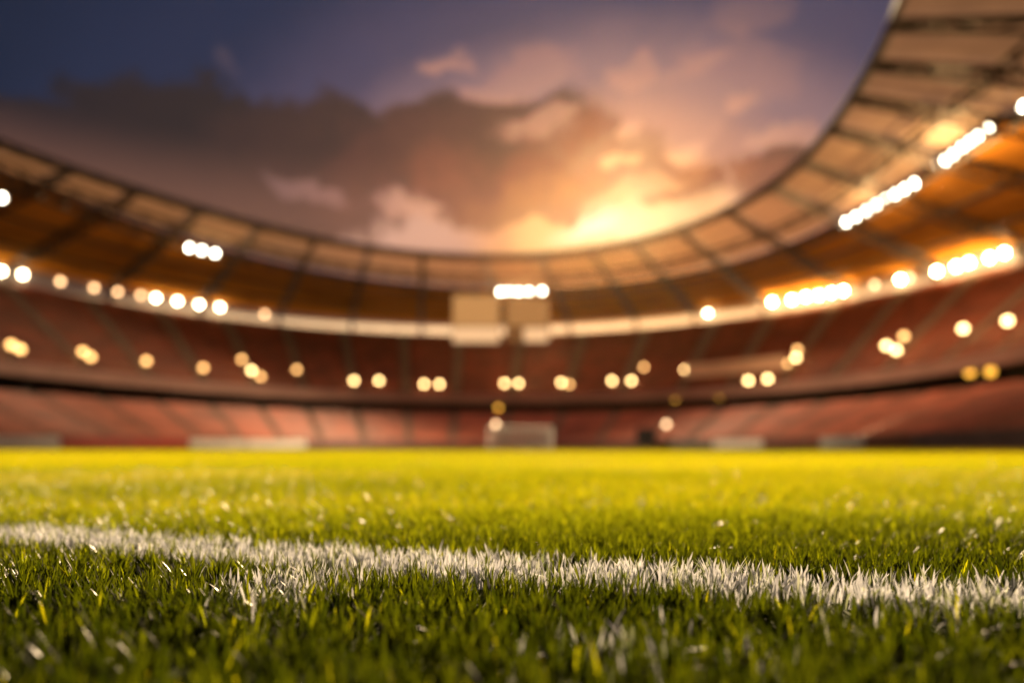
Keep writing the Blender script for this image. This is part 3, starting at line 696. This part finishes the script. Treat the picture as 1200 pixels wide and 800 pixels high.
# the painted line: its centre line crosses X=0 at LY0 and drops to the right
LY0, LSL, LHW = 0.482, -0.380, 0.038
LN = math.hypot(1, LSL)
def line_d(x, y): return (y-(LY0+LSL*x))/LN
def roots(y0, y1, dens, margin, kx=0.80):
    n_try = int(dens*(y1-y0)*2*(kx*y1+margin)); yy = rng.uniform(y0, y1, n_try); xx = rng.uniform(-(kx*y1+margin), kx*y1+margin, n_try)
    keep = np.abs(xx) < kx*np.maximum(yy, 0)+margin
    return xx[keep], yy[keep]
def baked_light(y): return np.clip((y-0.38)/0.60, 0, 1)  # foreground shade and far sunlight put into blade colour by distance
def lowfreq(x, y, s):
    return 0.5+0.25*(np.sin(x*2.3*s+1.7*np.sin(y*1.9*s))+np.sin(y*3.1*s+1.3*np.sin(x*2.7*s+0.6)))
grass_ch, paint_ch = [], []
def near_zone(y0, y1, tufts, per, margin, seg, wmul, inner=None):
    tx, ty = roots(y0, y1, tufts, margin)
    if inner is not None:
        keep = np.abs(tx) > 0.80*np.maximum(ty, 0)+inner; tx, ty = tx[keep], ty[keep]
    n = len(tx)*per
    tdir = np.repeat(rng.uniform(0, 2*np.pi, len(tx)), per)
    tl = np.repeat(rng.uniform(0.0, 0.25, len(tx)), per); tt = np.repeat(rng.uniform(0, 1, len(tx)), per); th = np.repeat(rng.normal(1, 0.13, len(tx)), per)
    a = rng.uniform(0, 2*np.pi, n); r = 0.0030*np.sqrt(rng.uniform(0, 1, n))
    x = np.repeat(tx, per)+r*np.cos(a); y = np.repeat(ty, per)+r*np.sin(a)
    lx = np.cos(a)*rng.uniform(0.05, 0.55, n)+np.cos(tdir)*tl; ly = np.sin(a)*rng.uniform(0.05, 0.55, n)+np.sin(tdir)*tl
    lean = np.clip(np.hypot(lx, ly), 0.02, 0.95); ldir = np.arctan2(ly, lx)
    stray = rng.uniform(0, 1, n) < 0.03; lean = np.where(stray, rng.uniform(0.7, 1.1, n), lean)
    h = np.clip(rng.normal(0.0158, 0.003, n)*th, 0.007, 0.024); w = rng.uniform(0.0009, 0.0018, n)*wmul
    face = ldir+np.pi/2+rng.normal(0, 0.5, n)
    z0 = bumps(x, y)
    d = line_d(x, y)+rng.normal(0, 0.006, n)
    prob = (np.abs(d) < LHW).astype(float)*0.84
    prob = np.maximum(prob, 0.22*np.exp(-((np.abs(d)-LHW)/0.012)**2)*(np.abs(d) >= LHW))
    prob = np.maximum(prob, 0.85*np.exp(-((x+0.142)/0.035)**2-((y-0.435)/0.045)**2))
    prob = np.maximum(prob, 0.13*np.exp(-((x-0.055)/0.04)**2-((y-0.30)/0.03)**2))
    prob = np.maximum(prob, 0.12*np.exp(-((x-0.20)/0.05)**2-((y-0.33)/0.025)**2))
    isw = rng.uniform(0, 1, n) < prob
    tint = np.clip(-0.04+0.62*baked_light(y)+0.20*lowfreq(x, y, 1.2)+0.22*(tt-0.5)+rng.normal(0, 0.10, n), 0, 0.95)
    tint = np.where(rng.uniform(0, 1, n) < 0.02, rng.uniform(0.45, 0.8, n), tint)
    tw = rng.uniform(0, 1, n)
    g = ~isw
    def mk(s, ti, hm=1.0, wm=1.0): return blades(x[s], y[s], h[s]*hm, w[s]*wm, lean[s], ldir[s], face[s], seg, ti[s], z0[s])
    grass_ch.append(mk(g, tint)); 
    if isw.any(): paint_ch.append(mk(isw, tw, 0.92, 1.35))
    return x, y, h, lean, ldir, z0
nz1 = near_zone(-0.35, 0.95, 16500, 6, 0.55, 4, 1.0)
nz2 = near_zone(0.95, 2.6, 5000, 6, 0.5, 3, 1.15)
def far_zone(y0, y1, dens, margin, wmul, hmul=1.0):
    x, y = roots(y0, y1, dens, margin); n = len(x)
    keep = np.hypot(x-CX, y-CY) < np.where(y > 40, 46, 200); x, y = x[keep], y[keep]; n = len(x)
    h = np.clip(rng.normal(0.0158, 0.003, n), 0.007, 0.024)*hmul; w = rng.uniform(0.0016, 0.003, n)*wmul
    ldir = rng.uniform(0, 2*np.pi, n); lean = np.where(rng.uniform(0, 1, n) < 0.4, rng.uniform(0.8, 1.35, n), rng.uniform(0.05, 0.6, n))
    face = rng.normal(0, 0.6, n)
    tint = np.clip(0.62+0.25*lowfreq(x, y, 0.5)+rng.normal(0, 0.12, n), 0, 0.95)  # far blades coloured brighter, painting in their backlight
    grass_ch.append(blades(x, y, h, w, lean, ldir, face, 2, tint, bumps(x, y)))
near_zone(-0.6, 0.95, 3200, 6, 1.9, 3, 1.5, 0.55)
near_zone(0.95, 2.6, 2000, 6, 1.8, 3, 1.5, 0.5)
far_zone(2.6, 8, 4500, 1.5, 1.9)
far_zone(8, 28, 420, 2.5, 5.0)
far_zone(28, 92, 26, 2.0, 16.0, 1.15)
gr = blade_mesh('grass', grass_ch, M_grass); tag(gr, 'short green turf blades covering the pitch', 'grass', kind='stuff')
wl = blade_mesh('painted_line', paint_ch, M_paint); tag(wl, 'white painted line of grass blades across the foreground', 'pitch line', kind='stuff')

# dew on the blade tips
def dew(count):
    mb_v, mb_f = [], []
    ico = bmesh.new(); bmesh.ops.create_icosphere(ico, subdivisions=1, radius=1.0)
    iv = np.array([v.co[:] for v in ico.verts]); iff = np.array([[v.index for v in f.verts] for f in ico.faces]); ico.free()
    for (x, y, h, lean, ldir, z0), cnt in ((nz1, count), (nz2, count//3)):
        idx = rng.choice(len(x), cnt, replace=False); t_ = rng.uniform(0.6, 1.0, cnt)
        hh, ll = h[idx], lean[idx]
        off = hh*ll*(0.35*t_+0.65*t_*t_)
        P = np.stack([x[idx]+np.cos(ldir[idx])*off, y[idx]+np.sin(ldir[idx])*off, z0[idx]+hh*t_*(1-0.35*ll*ll*t_)+0.0003], 1)
        r = rng.uniform(0.0002, 0.00045, cnt)
        V = (P[:, None, :]+iv[None]*r[:, None, None]).reshape(-1, 3)
        F = (iff[None]+(np.arange(cnt)*len(iv))[:, None, None]).reshape(-1, 3)
        base = sum(len(q) for q in mb_v); mb_v.append(V); mb_f.append(F+base)
    me = bpy.data.meshes.new('dew'); me.from_pydata(np.concatenate(mb_v).tolist(), [], np.concatenate(mb_f).tolist()); me.update()
    me.polygons.foreach_set('use_smooth', [True]*len(me.polygons))
    m = bpy.data.materials.new('water_drop'); m.use_nodes = True; p = m.node_tree.nodes['Principled BSDF']
    p.inputs['Base Color'].default_value = (0.9, 0.95, 0.9, 1); p.inputs['Roughness'].default_value = 0.12
    p.inputs['Transmission Weight'].default_value = 0.8; p.inputs['IOR'].default_value = 1.33
    return link('dew', me, m)
tag(dew(3000), 'tiny dew drops glinting on the grass tips', 'dew', kind='stuff')

# ------------------------------------------------------------------ evening haze
hb = MB(); hb.box((-5, 72, 16.5), (230, 215, 35)); ho = hb.build('haze')
hm = bpy.data.materials.new('evening_haze'); hm.use_nodes = True; hm.node_tree.nodes.clear()
hv = hm.node_tree.nodes.new('ShaderNodeVolumePrincipled'); hoo = hm.node_tree.nodes.new('ShaderNodeOutputMaterial')
hv.inputs['Color'].default_value = (1.0, 0.62, 0.36, 1); hv.inputs['Density'].default_value = 0.00003; hv.inputs['Anisotropy'].default_value = 0.9
hm.node_tree.links.new(hv.outputs[0], hoo.inputs['Volume']); ho.data.materials.append(hm)
tag(ho, 'thin warm evening haze hanging in the stadium', 'haze', kind='stuff')
